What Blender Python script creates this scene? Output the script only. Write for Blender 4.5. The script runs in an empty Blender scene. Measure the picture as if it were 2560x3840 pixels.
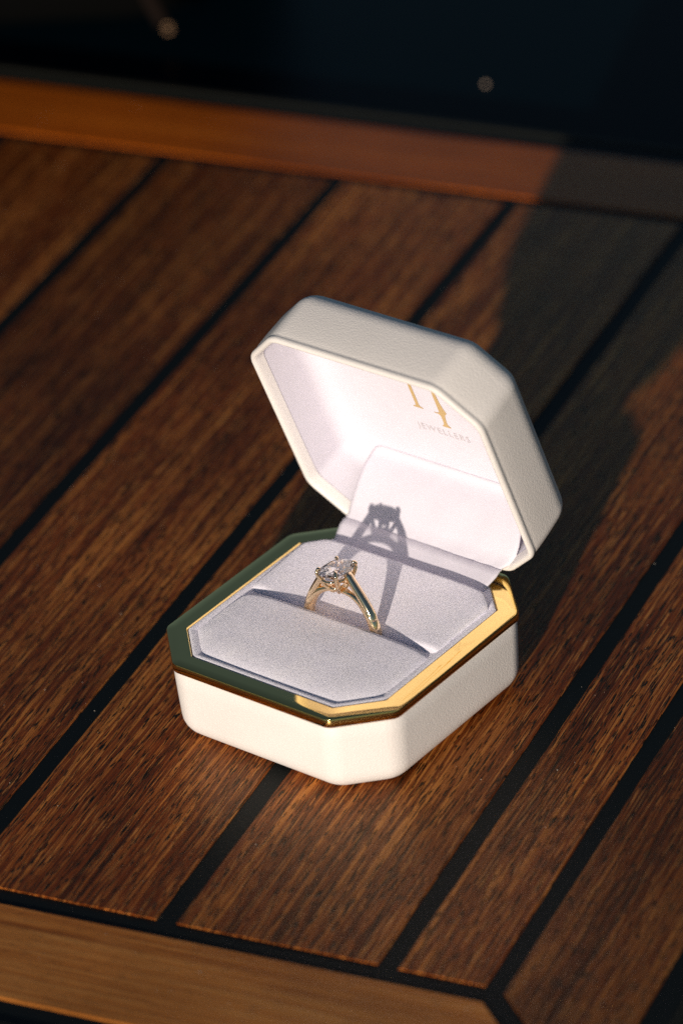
import bpy, bmesh, math, random
from mathutils import Vector, Matrix, noise
random.seed(7)
sc = bpy.context.scene
COL = sc.collection
MM = 0.001
R = math.radians

# ------------------------------------------------------------------ camera, world, sun, exposure
CAM_LOC = Vector((-682.86, -352.72, 517.51)) * MM
THETA = R(-103.715)                        # heading of the ring box on the teak
SUN_EL = R(10.6)
cd = bpy.data.cameras.new('camera')
cam = bpy.data.objects.new('camera', cd); COL.objects.link(cam)
cam.location = CAM_LOC
cam.rotation_euler = (R(58.26338), R(5.01737), R(-65.94070))
cd.sensor_fit = 'VERTICAL'; cd.sensor_height = 36.0; cd.sensor_width = 24.0
cd.lens = 157.01
cd.clip_start = 0.02; cd.clip_end = 3000
cd.dof.use_dof = True
cd.dof.focus_distance = 0.912
cd.dof.aperture_fstop = 11.0
sc.camera = cam

_u = Vector((math.cos(THETA), math.sin(THETA), 0)); _v = Vector((-math.sin(THETA), math.cos(THETA), 0))
_h = (_u * 0.352 - _v * 0.936).normalized()
SUN = (_h * math.cos(SUN_EL) + Vector((0, 0, math.sin(SUN_EL)))).normalized()

world = bpy.data.worlds.new('World'); sc.world = world; world.use_nodes = True
wn = world.node_tree.nodes; wl = world.node_tree.links
wn.clear()
sky = wn.new('ShaderNodeTexSky'); sky.sky_type = 'NISHITA'; sky.sun_disc = False
sky.sun_elevation = SUN_EL; sky.sun_rotation = math.atan2(SUN.x, SUN.y)
sky.air_density = 1.0; sky.dust_density = 0.0; sky.ozone_density = 2.0
bg = wn.new('ShaderNodeBackground'); bg.inputs['Strength'].default_value = 0.041
wo = wn.new('ShaderNodeOutputWorld')
wl.new(sky.outputs['Color'], bg.inputs['Color']); wl.new(bg.outputs['Background'], wo.inputs['Surface'])

ld = bpy.data.lights.new('sun', 'SUN'); ld.energy = 3.8; ld.angle = R(1.1); ld.color = (1.0, 0.875, 0.745)
sun = bpy.data.objects.new('sun', ld); COL.objects.link(sun)
sun.rotation_euler = SUN.to_track_quat('Z', 'Y').to_euler()
sun.location = SUN * 2

sc.view_settings.view_transform = 'Standard'; sc.view_settings.look = 'None'
sc.view_settings.exposure = 0.25; sc.view_settings.gamma = 1.0
try:
    sc.view_settings.use_curve_mapping = False
except Exception:
    pass
cy = sc.cycles
cy.max_bounces = 32; cy.transmission_bounces = 32; cy.glossy_bounces = 8; cy.diffuse_bounces = 6
cy.sample_clamp_indirect = 2.5; cy.sample_clamp_direct = 0.0
cy.use_denoising = False        # 128 plain samples keep the fine wood grain; what is left reads as film grain
cy.use_adaptive_sampling = False
cy.blur_glossy = 0.5

# ------------------------------------------------------------------ helpers
def mesh_obj(name, verts, faces, mat, parent=None, smooth=True, sharp=None, scale=MM):
    me = bpy.data.meshes.new(name)
    me.from_pydata([Vector(v) * scale for v in verts], [], faces)
    bm = bmesh.new(); bm.from_mesh(me)
    bmesh.ops.recalc_face_normals(bm, faces=bm.faces)
    bm.to_mesh(me); bm.free()
    if smooth:
        me.polygons.foreach_set('use_smooth', [True] * len(me.polygons))
        if sharp is not None:
            me.set_sharp_from_angle(angle=R(sharp))
    me.materials.append(mat); me.update()
    o = bpy.data.objects.new(name, me); COL.objects.link(o)
    if parent is not None:
        o.parent = parent
    return o

def empty(name, loc=(0, 0, 0), rz=0.0):
    o = bpy.data.objects.new(name, None); COL.objects.link(o)
    o.location = loc; o.rotation_euler = (0, 0, rz); o.empty_display_size = 0.01
    return o

def tag(o, label, cat, group=None):
    o['label'] = label; o['category'] = cat
    if group: o['group'] = group

def octo(a, b, c, r=0.0, n=6, inset=0.0):
    """octagon outline with rounded corners; constant point count"""
    a -= inset; b -= inset; c -= (2 - math.sqrt(2)) * inset
    c = max(c, 0.4); r = max(r - inset * 0.6, 0.35)
    P = [(-a, -b + c), (-a + c, -b), (a - c, -b), (a, -b + c), (a, b - c), (a - c, b), (-a + c, b), (-a, b - c)]
    out = []
    for i in range(8):
        p0, p, p1 = Vector(P[i - 1]), Vector(P[i]), Vector(P[(i + 1) % 8])
        d0 = (p0 - p); d1 = (p1 - p)
        l = min(d0.length, d1.length) * 0.45
        d0.normalize(); d1.normalize()
        t = min(r * math.tan(R(22.5)), l); rr = t / math.tan(R(22.5))
        s = p + d0 * t
        bis = (d0 + d1).normalized()
        cen = p + bis * (rr / math.cos(R(22.5)))
        e = p + d1 * t
        a0 = math.atan2(s.y - cen.y, s.x - cen.x); a1 = math.atan2(e.y - cen.y, e.x - cen.x)
        da = (a1 - a0 + math.pi) % (2 * math.pi) - math.pi
        for k in range(n + 1):
            q = a0 + da * k / n
            out.append((cen.x + rr * math.cos(q), cen.y + rr * math.sin(q)))
    return out

def loft(rings, cap0=True, cap1=True, closed=False):
    n = len(rings[0]); V = []; F = []
    for rg in rings: V += [tuple(p) for p in rg]
    m = len(rings)
    for i in range(m if closed else m - 1):
        for j in range(n):
            i2 = (i + 1) % m
            F.append((i * n + j, i * n + (j + 1) % n, i2 * n + (j + 1) % n, i2 * n + j))
    if not closed:
        if cap0: F.append(tuple(range(n))[::-1])
        if cap1: F.append(tuple((m - 1) * n + j for j in range(n)))
    return V, F

def tube(path, rad, seg=12, squash=None, cap=True, up=(0, 1, 0), power=2.0):
    """swept tube; rad a number or list; squash = (radial factor, axial factor); power>2 squarer section"""
    path = [Vector(p) for p in path]; n = len(path)
    if not isinstance(rad, (list, tuple)): rad = [rad] * n
    sq = squash or (1, 1); V = []; F = []
    upv = Vector(up)
    for i, p in enumerate(path):
        t = (path[min(i + 1, n - 1)] - path[max(i - 1, 0)]).normalized()
        s = upv - t * upv.dot(t)
        if s.length < 1e-4: s = Vector((1, 0, 0)) - t * t.x
        s.normalize(); w = t.cross(s)
        for k in range(seg):
            q = 2 * math.pi * k / seg
            cq, sq_ = math.cos(q), math.sin(q)
            m = (abs(cq) ** power + abs(sq_) ** power) ** (-1 / power)
            V.append(p + (w * (cq * m * sq[0]) + s * (sq_ * m * sq[1])) * rad[i])
    for i in range(n - 1):
        for k in range(seg):
            F.append((i * seg + k, i * seg + (k + 1) % seg, (i + 1) * seg + (k + 1) % seg, (i + 1) * seg + k))
    if cap:
        F.append(tuple(range(seg))[::-1]); F.append(tuple((n - 1) * seg + k for k in range(seg)))
    return V, F

def join(*parts):
    V = []; F = []
    for v, f in parts:
        o = len(V); V += list(v); F += [tuple(i + o for i in q) for q in f]
    return V, F

# ------------------------------------------------------------------ materials
def new_mat(name):
    m = bpy.data.materials.new(name); m.use_nodes = True
    nt = m.node_tree; b = nt.nodes['Principled BSDF']
    return m, nt, b

def N(nt, t, **kw):
    n = nt.nodes.new(t)
    for k, v in kw.items():
        if k in n.inputs.keys(): n.inputs[k].default_value = v
        else: setattr(n, k, v)
    return n

def obj_coord(nt, scale, seed=True):
    tc = N(nt, 'ShaderNodeTexCoord')
    mp = N(nt, 'ShaderNodeMapping'); mp.inputs['Scale'].default_value = scale
    if seed:
        oi = N(nt, 'ShaderNodeObjectInfo')
        mu = N(nt, 'ShaderNodeVectorMath', operation='SCALE'); mu.inputs['Scale'].default_value = 7.3
        cb = N(nt, 'ShaderNodeCombineXYZ')
        for i in range(3): nt.links.new(oi.outputs['Random'], cb.inputs[i])
        nt.links.new(cb.outputs[0], mu.inputs[0])
        ad = N(nt, 'ShaderNodeVectorMath', operation='ADD')
        nt.links.new(tc.outputs['Object'], ad.inputs[0]); nt.links.new(mu.outputs[0], ad.inputs[1])
        nt.links.new(ad.outputs[0], mp.inputs['Vector'])
    else:
        nt.links.new(tc.outputs['Object'], mp.inputs['Vector'])
    return mp.outputs['Vector']

def ramp(nt, stops, src):
    r = N(nt, 'ShaderNodeValToRGB'); el = r.color_ramp.elements
    while len(el) > 1: el.remove(el[0])
    el[0].position = stops[0][0]; el[0].color = (*stops[0][1], 1)
    for p, c in stops[1:]:
        e = el.new(p); e.color = (*c, 1)
    nt.links.new(src, r.inputs['Fac'])
    return r.outputs['Color']

def noise_tex(nt, vec, scale=1.0, detail=3.0, rough=0.55, dist=0.0):
    n = N(nt, 'ShaderNodeTexNoise'); n.inputs['Scale'].default_value = scale
    n.inputs['Detail'].default_value = detail; n.inputs['Roughness'].default_value = rough
    n.inputs['Distortion'].default_value = dist
    nt.links.new(vec, n.inputs['Vector'])
    return n.outputs['Fac']

def math_n(nt, op, a, b=None, c=None, clamp=False):
    n = N(nt, 'ShaderNodeMath', operation=op); n.use_clamp = clamp
    for i, x in enumerate((a, b, c)):
        if x is None: continue
        if isinstance(x, (int, float)): n.inputs[i].default_value = x
        else: nt.links.new(x, n.inputs[i])
    return n.outputs[0]

def mix_rgb(nt, fac, a, b, mode='MIX'):
    n = N(nt, 'ShaderNodeMix', data_type='RGBA', blend_type=mode)
    for key, x in ((0, fac), (6, a), (7, b)):
        if isinstance(x, (int, float)): n.inputs[key].default_value = x
        elif isinstance(x, tuple): n.inputs[key].default_value = (*x, 1)
        else: nt.links.new(x, n.inputs[key])
    return n.outputs[2]

def bump(nt, height, strength, dist, normal=None):
    b = N(nt, 'ShaderNodeBump'); b.inputs['Strength'].default_value = strength
    b.inputs['Distance'].default_value = dist
    nt.links.new(height, b.inputs['Height'])
    if normal is not None: nt.links.new(normal, b.inputs['Normal'])
    return b.outputs['Normal']

def teak(name, dark, mid, light, pore=0.8, bmp=0.5, figure=1.0, coat=0.0):
    """grain runs along local X; coordinates in mm"""
    m, nt, b = new_mat(name)
    wob = obj_coord(nt, (18, 40, 40))
    wv = N(nt, 'ShaderNodeTexNoise'); wv.inputs['Scale'].default_value = 1.0; wv.inputs['Detail'].default_value = 2
    nt.links.new(wob, wv.inputs['Vector'])
    base = obj_coord(nt, (1000, 1000, 1000))
    sub = N(nt, 'ShaderNodeVectorMath', operation='SUBTRACT'); sub.inputs[1].default_value = (0.5, 0.5, 0.5)
    nt.links.new(wv.outputs['Color'], sub.inputs[0])
    mu = N(nt, 'ShaderNodeVectorMath', operation='MULTIPLY'); mu.inputs[1].default_value = (0, 2.2 * figure, 0)
    nt.links.new(sub.outputs[0], mu.inputs[0])
    ad = N(nt, 'ShaderNodeVectorMath', operation='ADD')
    nt.links.new(base, ad.inputs[0]); nt.links.new(mu.outputs[0], ad.inputs[1])
    def sc_(s):
        mm = N(nt, 'ShaderNodeVectorMath', operation='MULTIPLY'); mm.inputs[1].default_value = s
        nt.links.new(ad.outputs[0], mm.inputs[0]); return mm.outputs[0]
    band = noise_tex(nt, sc_((0.006, 0.13, 0.13)), 1, 3, 0.5)          # broad growth bands
    streak = noise_tex(nt, sc_((0.012, 0.95, 0.95)), 1, 4, 0.68)         # streaks 1-2 mm
    fib = noise_tex(nt, sc_((0.03, 2.6, 2.6)), 1, 3, 0.75)                # fibres
    por = noise_tex(nt, sc_((0.28, 3.0, 3.0)), 1, 1.5, 0.5)
    flk = noise_tex(nt, sc_((0.09, 3.2, 3.2)), 1, 1.5, 0.5)            # pale weathered flecks              # pores, short dark dashes
    patch = noise_tex(nt, sc_((0.02, 0.03, 0.03)), 1, 2, 0.5)
    f = math_n(nt, 'MULTIPLY', streak, 0.45)
    f = math_n(nt, 'MULTIPLY_ADD', fib, 0.42, f)
    f = math_n(nt, 'MULTIPLY_ADD', band, 0.20, f)
    col = ramp(nt, [(0.42, dark), (0.54, mid), (0.67, light)], f)
    pm = math_n(nt, 'SMOOTHSTEP', por, 0.60, 0.70) if False else None
    mr = N(nt, 'ShaderNodeMapRange', interpolation_type='SMOOTHSTEP')
    mr.inputs['From Min'].default_value = 0.57; mr.inputs['From Max'].default_value = 0.65
    nt.links.new(por, mr.inputs['Value'])
    fr = N(nt, 'ShaderNodeMapRange', interpolation_type='SMOOTHSTEP')
    fr.inputs['From Min'].default_value = 0.58; fr.inputs['From Max'].default_value = 0.72; fr.inputs['To Max'].default_value = 0.6 * pore
    nt.links.new(flk, fr.inputs['Value'])
    col = mix_rgb(nt, fr.outputs[0], col, (light[0] * 1.15, light[1] * 1.3, light[2] * 1.7))
    pmask = math_n(nt, 'MULTIPLY', mr.outputs[0], pore)
    col = mix_rgb(nt, pmask, col, (dark[0] * 0.18, dark[1] * 0.22, dark[2] * 0.3))
    pr = N(nt, 'ShaderNodeMapRange'); pr.inputs['From Min'].default_value = 0.3; pr.inputs['From Max'].default_value = 0.7
    pr.inputs['To Min'].default_value = 0.72; pr.inputs['To Max'].default_value = 1.2
    nt.links.new(patch, pr.inputs['Value'])
    hs = N(nt, 'ShaderNodeHueSaturation'); nt.links.new(col, hs.inputs['Color']); nt.links.new(pr.outputs[0], hs.inputs['Value'])
    oi = N(nt, 'ShaderNodeObjectInfo')
    vr = N(nt, 'ShaderNodeMapRange'); vr.inputs['To Min'].default_value = 0.72; vr.inputs['To Max'].default_value = 1.25
    nt.links.new(oi.outputs['Random'], vr.inputs['Value'])
    h2_ = N(nt, 'ShaderNodeHueSaturation'); nt.links.new(hs.outputs[0], h2_.inputs['Color']); nt.links.new(vr.outputs[0], h2_.inputs['Value'])
    nt.links.new(h2_.outputs[0], b.inputs['Base Color'])
    b.inputs['Specular Tint'].default_value = (1.0, 0.60, 0.20, 1)
    b.inputs['Coat Weight'].default_value = coat; b.inputs['Coat Roughness'].default_value = 0.30; b.inputs['Coat Tint'].default_value = (1.0, 0.86, 0.66, 1)
    b.inputs['Roughness'].default_value = 0.36
    b.inputs['Specular IOR Level'].default_value = 0.5
    h = math_n(nt, 'MULTIPLY_ADD', fib, 0.6, streak)
    h = math_n(nt, 'MULTIPLY_ADD', pmask, -0.7, h)
    nt.links.new(bump(nt, h, bmp, 0.0003), b.inputs['Normal'])
    return m

M_PLANK = teak('teak_plank_wood', (0.028, 0.0042, 0.0005), (0.185, 0.035, 0.0036), (0.68, 0.25, 0.046), 1.0, 0.5)
M_BORDER = teak('teak_border_wood_tan', (0.30, 0.080, 0.012), (0.55, 0.185, 0.032), (0.74, 0.33, 0.085), 0.35, 0.3, 0.6)
M_BORDER2 = teak('teak_border_wood_orange', (0.28, 0.046, 0.0025), (0.50, 0.105, 0.006), (0.62, 0.16, 0.013), 0.3, 0.3, 0.6)

def simple(name, col, rough, spec=0.5, metal=0.0, bscale=None, bstr=0.2, bdist=0.0002, seed=False):
    m, nt, b = new_mat(name)
    b.inputs['Base Color'].default_value = (*col, 1); b.inputs['Roughness'].default_value = rough
    b.inputs['Specular IOR Level'].default_value = spec; b.inputs['Metallic'].default_value = metal
    if bscale:
        v = obj_coord(nt, (bscale,) * 3, seed)
        nt.links.new(bump(nt, noise_tex(nt, v, 1, 3, 0.6), bstr, bdist), b.inputs['Normal'])
    return m

M_CAULK = simple('black_caulk', (0.006, 0.008, 0.008), 0.45, 0.12, 0, 900, 0.25, 0.0003)
M_LIP = simple('worn_edge_trim', (0.013, 0.013, 0.010), 0.5, 0.12, 0, 300, 0.3, 0.0003)
M_NAVY = simple('navy_gelcoat', (0.0006, 0.0045, 0.0075), 0.3, 0.035, 0, 60, 0.06, 0.0006)

def leather():
    m, nt, b = new_mat('white_leather')
    v = obj_coord(nt, (1000, 1000, 1000), False)
    vo = N(nt, 'ShaderNodeTexVoronoi', feature='F1'); vo.inputs['Scale'].default_value = 2.9
    wv = N(nt, 'ShaderNodeTexNoise'); wv.inputs['Scale'].default_value = 1.1; wv.inputs['Detail'].default_value = 3
    nt.links.new(v, wv.inputs['Vector'])
    mx = N(nt, 'ShaderNodeVectorMath', operation='MULTIPLY_ADD')
    mx.inputs[1].default_value = (0.9, 0.9, 0.9)
    nt.links.new(wv.outputs['Color'], mx.inputs[0]); nt.links.new(v, mx.inputs[2])
    nt.links.new(mx.outputs[0], vo.inputs['Vector'])
    fine = noise_tex(nt, v, 5.0, 3, 0.6)
    h = math_n(nt, 'MULTIPLY_ADD', fine, 0.35, math_n(nt, 'MULTIPLY', vo.outputs['Distance'], -1.0))
    nt.links.new(bump(nt, h, 0.36, 0.00014), b.inputs['Normal'])
    tone = noise_tex(nt, v, 0.06, 2, 0.5)
    nt.links.new(ramp(nt, [(0.3, (0.755, 0.72, 0.69)), (0.7, (0.80, 0.765, 0.735))], tone), b.inputs['Base Color'])
    b.inputs['Roughness'].default_value = 0.48; b.inputs['Specular IOR Level'].default_value = 0.4
    return m
M_LEATHER = leather()

def velvet(name, c0, c1, sheen, bs, bd=0.0004, fibre=0.0):
    m, nt, b = new_mat(name)
    v = obj_coord(nt, (1000, 1000, 1000), False)
    f1 = noise_tex(nt, v, 4.6, 3, 0.7)
    f2 = noise_tex(nt, v, 0.22, 3, 0.55)
    f = math_n(nt, 'MULTIPLY_ADD', f2, 0.6, math_n(nt, 'MULTIPLY', f1, 0.5))
    nt.links.new(ramp(nt, [(0.35, c0), (0.75, c1)], f), b.inputs['Base Color'])
    m.cycles.use_bump_map_correction = False      # pile fibres stand up and catch the low sun
    b.inputs['Roughness'].default_value = 0.95; b.inputs['Specular IOR Level'].default_value = 0.1
    b.inputs['Sheen Weight'].default_value = sheen; b.inputs['Sheen Roughness'].default_value = 0.35
    b.inputs['Sheen Tint'].default_value = (1, 0.98, 1, 1)
    if fibre:                               # every point shows a fibre leaning its own way
        nz = N(nt, 'ShaderNodeTexNoise'); nz.inputs['Scale'].default_value = 20.0; nz.inputs['Detail'].default_value = 2
        nz.inputs['Roughness'].default_value = 0.75
        nt.links.new(v, nz.inputs['Vector'])
        sb = N(nt, 'ShaderNodeVectorMath', operation='SUBTRACT'); sb.inputs[1].default_value = (0.5, 0.5, 0.5)
        nt.links.new(nz.outputs['Color'], sb.inputs[0])
        ge = N(nt, 'ShaderNodeNewGeometry')
        ma = N(nt, 'ShaderNodeVectorMath', operation='MULTIPLY_ADD'); ma.inputs[1].default_value = (fibre,) * 3
        nt.links.new(sb.outputs[0], ma.inputs[0]); nt.links.new(ge.outputs['Normal'], ma.inputs[2])
        no = N(nt, 'ShaderNodeVectorMath', operation='NORMALIZE'); nt.links.new(ma.outputs[0], no.inputs[0])
        nt.links.new(no.outputs[0], b.inputs['Normal'])
    else:
        nt.links.new(bump(nt, f1, bs, bd), b.inputs['Normal'])
    return m
M_VELVET = velvet('lilac_white_velvet', (0.90, 0.875, 0.99), (0.96, 0.935, 1.0), 1.0, 0.4, 0.0004, 5.0)
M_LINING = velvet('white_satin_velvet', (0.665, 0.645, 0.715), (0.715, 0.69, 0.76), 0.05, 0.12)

def gold(name, col, rough, wav):
    m, nt, b = new_mat(name)
    b.inputs['Base Color'].default_value = (*col, 1); b.inputs['Metallic'].default_value = 1.0
    b.inputs['Roughness'].default_value = rough
    if wav:
        v = obj_coord(nt, (1000, 1000, 1000), False)
        nt.links.new(bump(nt, noise_tex(nt, v, 0.10, 2, 0.4), wav, 0.0004), b.inputs['Normal'])
    return m
M_RIM = gold('polished_yellow_gold_rim', (1.0, 0.72, 0.26), 0.045, 0.05)
M_RING = gold('polished_gold', (1.0, 0.77, 0.50), 0.06, 0.0)
M_PRINT = simple('gold_foil_print', (0.64, 0.45, 0.20), 0.5, 0.5, 0.2)
M_PRINT2 = simple('faint_gold_print', (0.62, 0.585, 0.61), 0.6, 0.3, 0.1)

m, nt, b = new_mat('diamond')
b.inputs['Base Color'].default_value = (1, 1, 1, 1); b.inputs['Roughness'].default_value = 0.0
b.inputs['IOR'].default_value = 2.417; b.inputs['Transmission Weight'].default_value = 1.0
M_DIAMOND = m
M_CRUMB = simple('pale_crumb', (0.42, 0.33, 0.26), 0.8)
M_DUST = simple('pale_dust', (0.55, 0.5, 0.42), 0.6)
M_BLACK = simple('matte_black', (0.0012, 0.0013, 0.0013), 0.9, 0.05, 0, 800, 0.2, 0.0003)  # plain black for the added dark shape at far left
M_GLINT = simple('tan_glint', (0.30, 0.18, 0.10), 0.7, 0.1, 0.0)  # tan colour stands in for a blurred glint
M_GLINT_TAIL = simple('dark_brown_glint_tail', (0.007, 0.004, 0.003), 0.8, 0.05)  # dim brown for the tail of that glint

# ------------------------------------------------------------------ setting: navy deck, teak inlay with black caulk
def box_vf(x0, x1, y0, y1, z0, z1):
    V = [(x0, y0, z0), (x1, y0, z0), (x1, y1, z0), (x0, y1, z0), (x0, y0, z1), (x1, y0, z1), (x1, y1, z1), (x0, y1, z1)]
    return V, [(0, 3, 2, 1), (4, 5, 6, 7), (0, 1, 5, 4), (1, 2, 6, 5), (2, 3, 7, 6), (3, 0, 4, 7)]

navy = mesh_obj('boat_deck', *box_vf(-3000, 6000, -4000, 4000, -30, -4.0), M_NAVY, None, smooth=False)
navy['kind'] = 'structure'

XH0, XH1, XK = -81.4, -85.9, -112.9
XI0, XI1, XJ = 209.8, 213.4, 239.6
seams = [(-64.2, -68.2), (-42.0, -46.2), (5.1, 0.8), (51.8, 47.7), (99.1, 94.9), (147.6, 143.4), (195.2, 191.0), (243.0, 238.8), (290.8, 286.6)]
YG = -95.4
YL0, YL1 = 334.4, 338.6                                   # left border joint
YLG = 366.0
bed = mesh_obj('teak_panel', *box_vf(XK - 6.5, XJ + 5.5, YG - 5.4, YLG + 5.4, -3.98, -0.35), M_CAULK, None, smooth=False)
bed['kind'] = 'structure'

def plank(name, length, width, mat, loc, rot=0.0, ends=(0, 0), jag=0.13, seed=0):
    """plank with slightly ragged, eased upper edges; local X = grain. ends: y-skew of the two end cuts (mitres)"""
    rnd = random.Random(seed)
    n = max(8, int(length / 4))
    def row(side):
        pts = []
        for i in range(n + 1):
            t = i / n
            x = -length / 2 + length * t
            w = side * (width / 2)
            j = noise.noise(Vector((x * 0.35, seed * 3.7 + side, 0))) * jag + noise.noise(Vector((x * 1.1, seed * 1.7 + side, 5))) * jag * 0.5
            pts.append((x, w, j))
        return pts
    L, Rr = row(-1), row(1)
    V = []; F = []
    def shear(x, y):
        t = (x + length / 2) / length
        e = ends[0] * (1 - t) + ends[1] * t
        return x + (y / width) * e if (ends[0] or ends[1]) else x
    for (xl, yl, jl), (xr, yr, jr) in zip(L, Rr):
        prof = [(yl + jl, -3.0), (yl + jl, -0.22), (yl + jl + 0.28, 0.0), (yr + jr - 0.28, 0.0), (yr + jr, -0.22), (yr + jr, -3.0)]
        for y, z in prof: V.append((shear(xl, y), y, z))
    m_ = 6
    for i in range(n):
        for k in range(m_ - 1):
            F.append((i * m_ + k, (i + 1) * m_ + k, (i + 1) * m_ + k + 1, i * m_ + k + 1))
    F.append(tuple(range(m_))); F.append(tuple(n * m_ + k for k in range(m_))[::-1])
    o = mesh_obj(name, V, F, mat, bed, smooth=False)
    o.location = Vector(loc) * MM; o.rotation_euler = (0, 0, rot)
    return o

xm, xl = (XH0 + XI0) / 2, XI0 - XH0
edges = []
for (a0, b0), (a1, b1) in zip(seams[:-1], seams[1:]): edges.append((a0, b1))
edges.append((seams[-1][0], YL0))
for i, (y0, y1) in enumerate(edges):
    plank('plank', xl, y1 - y0, M_PLANK, (xm, (y0 + y1) / 2, random.uniform(-0.05, 0.03)), 0, seed=i + 1)
# right border: long edge outside, mitred at both ends
g = 4.3
def border(name, x0, x1, x2, x3, y_in, y_out, seed, swap=False):
    """trapezoid board: inner edge x1..x2 at y_in, outer edge x0..x3 at y_out (in a frame with the grain along X)"""
    n = 70; V = []; F = []
    for i in range(n + 1):
        t = i / n
        for s, z in ((0, -3.0), (0, -0.22), (0.012, 0), (0.5, 0), (0.988, 0), (1, -0.22), (1, -3.0)):
            x = (x1 + (x2 - x1) * t) * (1 - s) + (x0 + (x3 - x0) * t) * s
            y = y_in * (1 - s) + y_out * s
            if s in (0, 1): y += noise.noise(Vector((x * 0.4, seed * 5.1 + s, 0))) * 0.12
            V.append((x, y, z))
    for i in range(n):
        for k in range(6): F.append((i * 7 + k, (i + 1) * 7 + k, (i + 1) * 7 + k + 1, i * 7 + k + 1))
    F.append(tuple(range(7))); F.append(tuple(n * 7 + k for k in range(7))[::-1])
    if swap: V = [(y, x, z) for x, y, z in V]
    return V, F
h2 = g / math.sqrt(2)
def border_obj(x0, x1, x2, x3, yi, yo, seed, swap, mat):
    V, F = border('border', x0, x1, x2, x3, yi, yo, seed, swap)
    cx_ = sum(v[0] for v in V) / len(V); cy_ = sum(v[1] for v in V) / len(V)
    V = [(x - cx_, y - cy_, z) for x, y, z in V]
    rot = 0
    if swap:                                                # turn so that local X is the grain
        V = [(y, -x, z) for x, y, z in V]; rot = math.pi / 2
    o = mesh_obj('border_plank', V, F, mat, bed, smooth=False)
    o.location = (cx_ * MM, cy_ * MM, 0); o.rotation_euler = (0, 0, rot)
    return o
border_obj(XK + h2 + 0.6, XH1 + h2 + 0.6, XI1 - h2, XJ - h2, -68.2, YG, 31, False, M_PLANK)
border_obj(XK + h2, XH1 + h2, XI1 - h2, XJ - h2, YL1, YLG, 32, False, M_PLANK)
border_obj(YG + h2, -68.2 + h2, YL1 - h2, YLG - h2, XH1, XK, 33, True, M_BORDER)
border_obj(YG + h2, -68.2 + h2, YL1 - h2, YLG - h2, XI1, XJ, 34, True, M_BORDER2)
# worn edging that frames the teak panel
def edging(x0, x1, y0, y1):
    V = []; F = []
    prof = [(0, -3.99), (0, -0.1), (0.3, 0.25), (1.9, 0.25), (2.2, -0.1), (2.2, -3.99)]
    cs = [(-1, -1), (1, -1), (1, 1), (-1, 1)]
    for sx, sy in cs:
        for o_, z in prof: V.append(((x0 if sx < 0 else x1) + sx * o_, (y0 if sy < 0 else y1) + sy * o_, z))
    n = len(prof)
    for i in range(4):
        for k in range(n - 1):
            j = (i + 1) % 4
            F.append((i * n + k, j * n + k, j * n + k + 1, i * n + k + 1))
    return V, F
mesh_obj('edging', *edging(XK - 6.52, XJ + 5.52, YG - 5.42, YLG + 5.42), M_LIP, bed, smooth=True, sharp=30)

# ------------------------------------------------------------------ the ring box
box = empty('ring_box', (0, 0, 0), THETA)
tag(box, 'open octagonal white leather ring box with polished gold rim, standing on the teak planks', 'ring box')
A, B, Cc = 30.0, 30.7, 10.08
ZL, ZR = 16.97, 19.0

def ring_of(inset, z, r, a=A, b=B, c=Cc, n=6):
    return [(x, y, z) for x, y in octo(a, b, c, r, n, inset)]

# leather base
prof = [(7.0, 0.0), (5.6, 0.05)]
for k in range(1, 8):
    q = R(90 * k / 7); prof.append((0.75 + 5.0 * (1 - math.sin(q)), 5.0 * (1 - math.cos(q)) + 0.02))
prof += [(0.55, 9.0), (0.35, 13.5), (0.3, 16.4), (0.75, 16.95), (5.0, 16.95)]
V, F = loft([ring_of(i, z, 7.0) for i, z in prof], True, True)
mesh_obj('base_shell', V, F, M_LEATHER, box)
# gold rim
prof = [(4.36, 14.8), (4.34, 18.75), (4.12, 19.0), (2.2, 19.02), (0.42, 19.0), (0.12, 18.9), (0.0, 18.62), (0.0, 17.25), (0.12, 17.02), (0.4, 16.97), (4.36, 14.8)]
V, F = loft([ring_of(i, z, 3.0, n=6) for i, z in prof[:-1]], closed=True)
mesh_obj('gold_rim', V, F, M_RIM, box, True, 40)

# cushion: ledge, front pad, rear pad
IA, IB, IC = A - 4.4, B - 4.4, Cc - (2 - math.sqrt(2)) * 4.4
led = [(0.0, 15.0), (-0.03, 18.55), (0.1, 18.85), (0.45, 19.0), (1.0, 18.98), (1.45, 18.82), (1.9, 18.6), (2.6, 18.35)]
V, F = loft([[(x, y, z) for x, y in octo(IA, IB, IC, 2.0, 5, i)] for i, z in led], False, True)
V = [Vector(p) + Vector((0, 0, noise.noise(Vector(p) * 1.3) * 0.10)) for p in V]
edge_o = mesh_obj('cushion_edge', V, F, M_VELVET, box)

def oct_half_u(v, a, b, c):
    av = abs(v)
    return a if av <= b - c else max(a - (av - (b - c)), 0)
def edge_dist(u, v, a, b, c):
    return min(a - abs(u), b - abs(v), (a + b - c - abs(u) - abs(v)) / math.sqrt(2))

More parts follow.
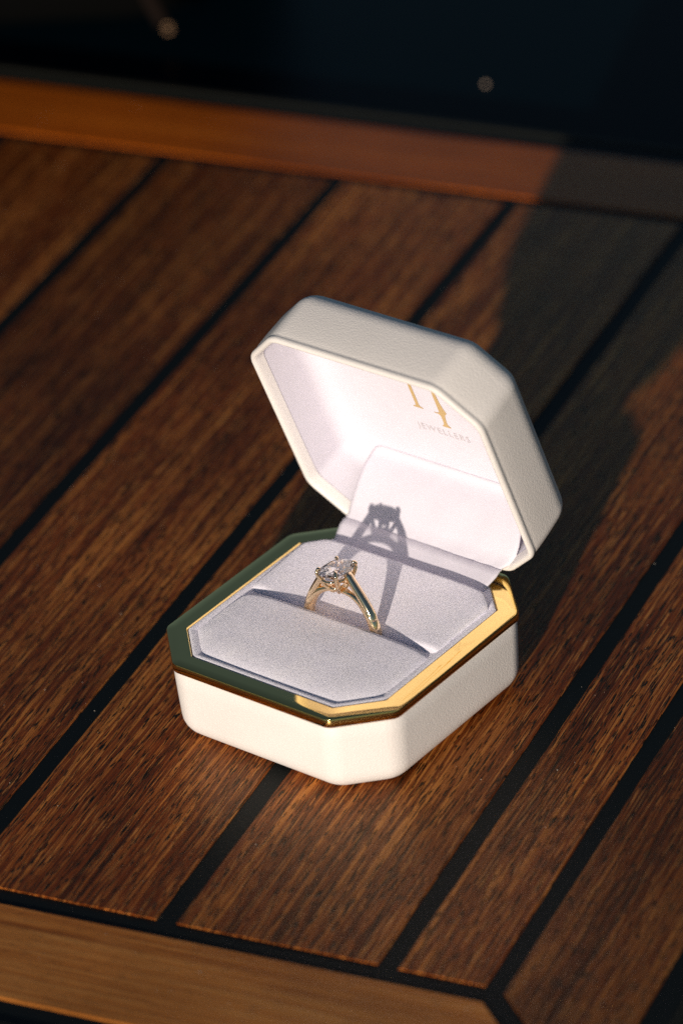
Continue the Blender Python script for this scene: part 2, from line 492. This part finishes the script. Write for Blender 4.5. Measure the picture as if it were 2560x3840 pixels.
def pad(v0, v1, zf, nu=64, nv=40, inset=1.6, wr=1.7, dr=0.75):
    a, b, c = IA - inset, IB - inset, IC - (2 - math.sqrt(2)) * inset
    V = []; F = []
    for i in range(nv + 1):
        t = i / nv
        t = 0.5 - 0.5 * math.cos(math.pi * t)
        v = v0 + (v1 - v0) * t
        hu = oct_half_u(v, a, b, c)
        for j in range(nu + 1):
            s = math.sin(math.pi / 2 * (2 * j / nu - 1)); u = hu * s
            d = max(edge_dist(u, v, a, b, c), 0)
            w = wr
            z = zf(u, v) - (0 if d > w else dr * (1 - math.sqrt(max(0, 1 - (1 - d / w) ** 2))))
            z += noise.noise(Vector((u * 0.12, v * 0.12, 3))) * 0.14
            if j in (0, nu) or i in (0, nv): z = 15.2
            V.append((u, v, z))
    for i in range(nv):
        for j in range(nu):
            p = i * (nu + 1) + j
            F.append((p, p + 1, p + nu + 2, p + nu + 1))
    return V, F
def z_front(u, v):
    t = min(max((v + 24.4) / 21.5, 0), 1)
    z = 19.35 + 0.85 * t + 0.45 * math.sin(math.pi * t) + 0.25 * (1 - (u / 22.0) ** 2)
    z -= 0.5 * (u / 23.0) ** 4
    d = -0.2 - v
    if d < 3.0: z -= 3.8 * (1 - math.sqrt(max(0, 1 - (1 - max(d, 0) / 3.0) ** 2)))
    return z
def z_rear(u, v):
    lo = 18.75 + 0.9 * min(1, (u / 22.0) ** 2)
    z = lo + (20.7 - lo) * math.sin(min(max((v - 0.2) / 20.8, 0), 1) * math.pi / 2 * 0.8) / math.sin(math.pi * 0.4)
    d = v - 0.2
    if d < 1.2: z -= 0.8 * (1 - math.sqrt(max(0, 1 - (1 - max(d, 0) / 1.2) ** 2)))
    if v > 21.0:
        q = min((v - 21.0) / 2.6, 1); z -= 4.5 * (1 - math.sqrt(max(0, 1 - q * q))) + 0.25 * (v - 21)
    return z
pad_a = mesh_obj('cushion_pad', *pad(-IB + 1.6, -0.2, z_front, wr=6.5, dr=1.15), M_VELVET, box)
pad_b = mesh_obj('cushion_pad', *pad(0.0, 23.4, z_rear, wr=3.5, dr=0.8), M_VELVET, box)

# lid: frame (r up the lid from the hinge, depth into the lid)
PHI = R(70.1)
HV, HZ = 30.1, 19.96
def lid_pt(u, r, dep):
    return Vector((u, HV - r * math.cos(PHI) + dep * math.sin(PHI), HZ + r * math.sin(PHI) + dep * math.cos(PHI)))
LA, LB, LC = 29.65, 28.9, 8.75
def lid_ring(inset, dep, r, n=6):
    return [lid_pt(x, LB - y, dep) for x, y in octo(LA, LB, LC, r, n, inset)]
prof = [(1.75, 2.6), (1.55, 1.4), (1.38, 0.6), (1.05, 0.12), (0.7, 0.0), (0.35, 0.1), (0.08, 0.4), (0.0, 0.85), (0.1, 1.25), (0.22, 1.5), (0.16, 1.9), (0.1, 3.0), (0.12, 6.0), (0.35, 10.9)]
for k in range(1, 9):
    q = R(90 * k / 8); prof.append((0.35 + 5.6 * (1 - math.cos(q)), 10.9 + 5.7 * math.sin(q)))
prof += [(10.0, 16.75), (16, 16.9)]
V, F = loft([lid_ring(i, d, 5.0) for i, d in prof], False, True)
mesh_obj('lid_shell', V, F, M_LEATHER, box)
prof = [(1.3, 1.0), (1.5, 1.5), (1.62, 2.4), (1.9, 5.0), (2.3, 9.6)]
for k in range(1, 7):
    q = R(90 * k / 6); prof.append((2.3 + 4.2 * (1 - math.cos(q)), 9.6 + 4.2 * math.sin(q)))
prof += [(10, 13.85), (18, 13.9)]
V, F = loft([lid_ring(i, d, 4.0) for i, d in prof], False, True)
lining = mesh_obj('lid_lining', V, F, M_LINING, box)

# hinge flap of stiff lining cloth: from the cushion over the hinge into the lid
pts = [(22.6, 17.6), (23.7, 19.0), (25.2, 19.7), (26.8, 20.5), (28.3, 21.2), (28.75, 21.0), (29.1, 21.35)]
prof = [Vector((0, a_, b_)) for a_, b_ in pts]
for r_, d_ in ((1.9, 0.6), (3.2, 2.2), (4.6, 4.2), (5.9, 6.4), (7.0, 8.6), (7.6, 10.3), (8.0, 11.9), (8.5, 13.1), (9.2, 13.72), (10.2, 13.88)):
    prof.append(lid_pt(0, r_, d_))
V = []; F = []; nu = 44
for i, p in enumerate(prof):
    for j in range(nu + 1):
        s = 2 * j / nu - 1
        hw = 20.4
        if i < 3: hw = 19.2 + 0.4 * i
        if 6 < i < 12 and s > 0: hw = 20.4 + (1.0, 2.2, 2.2, 1.6, 0.7)[i - 7]
        top = len(prof) - 1 - i
        if top < 4: hw -= (0.25, 0.0, 0, 0)[top] + [2.2, 0.9, 0.35, 0.1][top]
        q = Vector(p); q.x = s * hw - 0.6
        wv = noise.noise(Vector((q.x * 0.16, i * 0.45, 1.0))) * 0.22
        if i > 10: wv = 0
        if i in (4, 5, 6): wv += noise.noise(Vector((q.x * 0.45, 2, 7.0))) * 0.3
        q.y += wv; q.z -= wv * 0.3
        V.append(q)
for i in range(len(prof) - 1):
    for j in range(nu):
        a_ = i * (nu + 1) + j
        F.append((a_, a_ + 1, a_ + nu + 2, a_ + nu + 1))
flap = mesh_obj('hinge_flap', V, F, M_LINING, box, True, 70)
sm = flap.modifiers.new('thickness', 'SOLIDIFY'); sm.thickness = 0.00035; sm.offset = -1

# printed monogram and word on the lid floor
def on_floor(polys, dep=13.82, thick=0.0):
    V = []; F = []
    for P in polys:
        o_ = len(V); V += [lid_pt(x, r, dep) for x, r in P]; F.append(tuple(range(o_, o_ + len(P))))
    return V, F
def stroke(x0, r0, x1, r1, w0, w1):
    return [(x0 - w0 / 2, r0), (x0 + w0 / 2, r0), (x1 + w1 / 2, r1), (x1 - w1 / 2, r1)]
LX = -2.2
DR = -2.35
stem1 = [(LX - 1.5, 30.9), (LX + 1.5, 30.9), (LX + 1.45, 31.15), (LX + 0.75, 31.4), (LX + 0.5, 31.9), (LX + 0.5, 46), (LX - 0.5, 46), (LX - 0.5, 31.9), (LX - 0.75, 31.4), (LX - 1.45, 31.15)]
L2 = LX + 6.0
stem2 = [(L2 - 1.3, 26.9), (L2 + 1.3, 26.9), (L2 + 1.2, 27.2), (L2 + 0.6, 27.7), (L2 + 0.5, 28.6), (L2 + 0.75, 30.2), (L2 + 1.0, 31.0), (L2 + 1.75, 31.7), (L2 + 1.2, 33.0), (L2 + 0.75, 35), (L2 + 0.5, 38), (L2 + 0.5, 46), (L2 - 0.5, 46), (L2 - 0.5, 38), (L2 - 0.55, 34), (L2 - 0.55, 31.5), (L2 - 1.3, 31.2), (L2 - 2.2, 31.15), (L2 - 2.2, 30.95), (L2 - 1.0, 30.85), (L2 - 0.5, 30.4), (L2 - 0.5, 28.6), (L2 - 0.6, 27.7), (L2 - 1.2, 27.2)]
V, F = on_floor([[(c_ + (x - c_) * 0.85, r + DR) for x, r in q] for c_, q in ((LX, stem1), (L2, stem2))])
mesh_obj('monogram', V, F, M_PRINT, lining, smooth=False)
cu = bpy.data.curves.new('word', 'FONT'); cu.body = 'JEWELLERS'; cu.size = 1.0; cu.align_x = 'CENTER'; cu.space_character = 1.25
cu.resolution_u = 3
to = bpy.data.objects.new('word', cu); COL.objects.link(to)
dg = bpy.context.evaluated_depsgraph_get()
tm = bpy.data.meshes.new_from_object(to.evaluated_get(dg))
w_ = max(v.co.x for v in tm.vertices) - min(v.co.x for v in tm.vertices)
k_ = 13.5 / w_
V = [lid_pt(2.2 + v.co.x * k_, 21.5 + v.co.y * k_ * 1.15, 13.82) for v in tm.vertices]
F = [tuple(p.vertices) for p in tm.polygons]
bpy.data.objects.remove(to); bpy.data.curves.remove(cu); bpy.data.meshes.remove(tm)
mesh_obj('lettering', V, F, M_PRINT2, lining, smooth=False)

# ------------------------------------------------------------------ the ring
ring = empty('diamond_ring', (0, 0, 0), THETA)
RC = (1.2, -1.34, 17.6)                                      # ring centre in box coordinates
off = _u * RC[0] + _v * RC[1]
ring.rotation_euler = (R(-5.5), R(-5), THETA)
ring.location = (off.x * MM, off.y * MM, (RC[2] - 9.7) * MM)
tag(ring, 'gold solitaire ring with an oval diamond, upright in the slot of the velvet cushion', 'ring')
Z0 = 9.7                                                    # centre height above the ring's foot
pi = math.pi
def arc_pt(deg, r): return Vector((r * math.cos(R(deg)), 0, Z0 + r * math.sin(R(deg))))
# shank: circle that thins into the bridge under the head; tapering towards the shoulders
path = []; rad = []
for k in range(97):
    d = 90 + 360 * k / 96
    dd = abs(((d - 90 + 180) % 360) - 180)
    path.append(arc_pt(d, 8.85 if dd > 38 else 8.85 - 0.35 * (1 - dd / 38)))
    rad.append(1.15 if dd > 60 else 0.66 + 0.49 * max(0, (dd - 22) / 38))
V, F = tube(path[:-1], rad[:-1], 14, (0.92, 1.05), False, (0, 1, 0), 2.6)
n_, s_ = 96, 14
F += [((n_ - 1) * s_ + k, (n_ - 1) * s_ + (k + 1) % s_, (k + 1) % s_, k) for k in range(s_)]
shank = (V, F)
mesh_obj('band', V, F, M_RING, ring)
GZ = 30.8 - RC[2] + Z0                                      # girdle height in ring frame
for sx in (-1, 1):
    P = []
    for t in range(15):
        t /= 14
        p0 = arc_pt(20, 8.95); p1 = arc_pt(36, 9.9) ; p2 = Vector((4.4, 0, GZ - 3.2)); p3 = Vector((2.75, 0, GZ - 0.45))
        q = p0 * (1 - t) ** 3 + p1 * 3 * t * (1 - t) ** 2 + p2 * 3 * t * t * (1 - t) + p3 * t ** 3
        P.append(Vector((q.x * sx, 0, q.z)))
    V, F = tube(P, [1.12 - 0.2 * (k / 14) for k in range(15)], 14, (0.85, 1.0), True, (0, 1, 0), 2.6)
    mesh_obj('shoulder', V, F, M_RING, ring)
# head: two oval rails, four claws
DP, DQ = 3.3, 4.5
def oval(p, q, z, n=40): return [Vector((p * math.cos(2 * pi * k / n), q * math.sin(2 * pi * k / n), z)) for k in range(n)]
def closed_tube(path, r, seg=8):
    n = len(path); V = []; F = []
    for i, p in enumerate(path):
        t = (path[(i + 1) % n] - path[i - 1]).normalized(); s = Vector((0, 0, 1)); w = t.cross(s)
        for k in range(seg):
            q = 2 * pi * k / seg; V.append(p + (w * math.cos(q) + s * math.sin(q)) * r)
    for i in range(n):
        for k in range(seg):
            j = (i + 1) % n
            F.append((i * seg + k, i * seg + (k + 1) % seg, j * seg + (k + 1) % seg, j * seg + k))
    return V, F
head = mesh_obj('head', *join(closed_tube(oval(DP * 0.80, DQ * 0.80, GZ - 1.55), 0.34),
                              closed_tube(oval(DP * 0.42, DQ * 0.42, GZ - 3.7), 0.42)), M_RING, ring)
for sx in (-1, 1):
    for sy in (-1, 1):
        P = [(0.55, 0.45, GZ - 5.1), (1.05, 1.2, GZ - 4.4), (1.75, 2.2, GZ - 3.0), (2.25, 2.9, GZ - 1.5), (2.5, 3.3, GZ - 0.3), (2.55, 3.36, GZ + 0.2), (2.42, 3.2, GZ + 0.55), (2.15, 2.88, GZ + 0.75), (1.95, 2.6, GZ + 0.7)]
        rr = [0.55, 0.5, 0.48, 0.46, 0.46, 0.47, 0.47, 0.42, 0.22]
        V, F = tube([(sx * x, sy * y, z) for x, y, z in P], rr, 12, None, True, (0, 0.3, 1))
        cl = mesh_obj('claw', V, F, M_RING, head)
        ss = cl.modifiers.new('smooth', 'SUBSURF'); ss.levels = 1; ss.render_levels = 2
# oval brilliant
def brilliant(p, q):
    V = []; F = []
    def add(r, ang, z): V.append((p * r * math.cos(ang), q * r * math.sin(ang), z)); return len(V) - 1
    t45, h = pi / 4, pi / 8
    zg, zc, zp = 0.08, 0.85, -3.05
    T = [add(0.57, k * t45, zc) for k in range(8)]
    S = [add(0.775, k * t45 + h, 0.62) for k in range(8)]
    G = [add(1.0, k * h, zg) for k in range(16)]
    H_ = [add(1.0, k * h, -zg) for k in range(16)]
    Lp = [add(0.27, k * t45 + h, -2.15) for k in range(8)]
    c_ = add(0.0, 0, zp)
    F.append(tuple(T))
    for k in range(8):
        k1 = (k + 1) % 8
        F.append((T[k], S[k], T[k1])); F.append((T[k], S[k - 1], G[2 * k])); F.append((T[k], G[2 * k], S[k]))
        F.append((S[k], G[2 * k], G[2 * k + 1])); F.append((S[k], G[2 * k + 1], G[(2 * k + 2) % 16]))
        F.append((c_, H_[2 * k], Lp[k - 1])); F.append((c_, Lp[k], H_[2 * k]))
        F.append((Lp[k], H_[2 * k + 1], H_[2 * k])); F.append((Lp[k], H_[(2 * k + 2) % 16], H_[2 * k + 1]))
    for k in range(16):
        F.append((G[k], H_[k], H_[(k + 1) % 16], G[(k + 1) % 16]))
    return V, F
V, F = brilliant(DP, DQ)
mesh_obj('diamond', [(x, y, z + GZ) for x, y, z in V], F, M_DIAMOND, ring, smooth=False)

# ------------------------------------------------------------------ small things
# dust specks on planks and caulk (nobody could count them)
rnd = random.Random(11)
V = []; F = []
def speck(x, y, z, r):
    o_ = len(V)
    V.extend([(x + r * rnd.uniform(.7, 1.2), y, z), (x, y + r * rnd.uniform(.7, 1.2), z), (x - r, y, z), (x, y - r, z), (x, y, z + r * rnd.uniform(.6, 1.1)), (x, y, z - r * .4)])
    for a_, b_ in ((0, 1), (1, 2), (2, 3), (3, 0)):
        F.append((o_ + a_, o_ + b_, o_ + 4)); F.append((o_ + b_, o_ + a_, o_ + 5))
for _ in range(420):
    x, y = rnd.uniform(-105, 235), rnd.uniform(-95, 195)
    u_ = x * _u.x + y * _u.y; v_ = x * _v.x + y * _v.y
    if abs(u_) < 32 and abs(v_) < 33: continue
    speck(x, y, 0.06, rnd.choice((0.05, 0.06, 0.08, 0.08, 0.12)) * rnd.uniform(.7, 1.2))
dust = mesh_obj('dust_specks', V, F, M_DUST, None, smooth=True)
dust['kind'] = 'stuff'

def crumb(x, y, z, r, label):
    n = 10; V = []; F = []
    for i in range(7):
        th = pi * i / 6
        for k in range(n):
            q = 2 * pi * k / n
            d = Vector((math.sin(th) * math.cos(q), math.sin(th) * math.sin(q), math.cos(th)))
            d *= r * (1 + 0.3 * noise.noise(d * 1.7 + Vector((x, y, 0))))
            V.append((d.x, d.y, d.z * 0.8 + r * 0.7))
    for i in range(6):
        for k in range(n): F.append((i * n + k, i * n + (k + 1) % n, (i + 1) * n + (k + 1) % n, (i + 1) * n + k))
    o = mesh_obj('crumb', V, F, M_CRUMB, None)
    o.location = Vector((x, y, z)) * MM
    tag(o, label, 'crumb')
crumb(276, 84, -4.0, 0.6, 'pale crumb lying alone on the dark navy boat deck at the right')

# black bag added to fill the dark area beyond the far left corner
standin = empty('black_standin', (0.322, 0.272, -0.004), R(20))
tag(standin, 'black bag with a small brass buckle, standing on the dark deck beyond the teak', 'standin')
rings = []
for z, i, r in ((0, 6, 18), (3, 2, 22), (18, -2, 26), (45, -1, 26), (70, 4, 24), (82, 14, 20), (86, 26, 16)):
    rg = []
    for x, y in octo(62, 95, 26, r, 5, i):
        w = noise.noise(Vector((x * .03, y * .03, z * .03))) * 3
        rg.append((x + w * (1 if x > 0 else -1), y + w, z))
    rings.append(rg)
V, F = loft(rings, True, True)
mesh_obj('body', V, F, M_BLACK, standin)
def standin_local(x, y, z):
    d = Vector((x - 322, y - 272, 0)); c, s_ = math.cos(R(20)), math.sin(R(20))
    return Vector((d.x * c + d.y * s_, -d.x * s_ + d.y * c, z + 4))
P = [standin_local(277 + 0.9 * t, 178 + 2.3 * t, 2.0 + 3.2 * t + 0.1 * t * t) for t in range(12)]
glint_tail = mesh_obj('glint_tail', *tube(P, 1.5, 10, (0.5, 1.3)), M_GLINT_TAIL, standin)  # dark strip added as the faint tail of the glint
b0 = standin_local(276.5, 176.5, 0)
mesh_obj('glint', *join(closed_tube([b0 + Vector((0, 1.1 * math.cos(2 * pi * k / 20), 1.5 + 1.0 * math.sin(2 * pi * k / 20))) for k in range(20)], 0.32)), M_GLINT, glint_tail)  # small tan ring added in place of a blurred glint
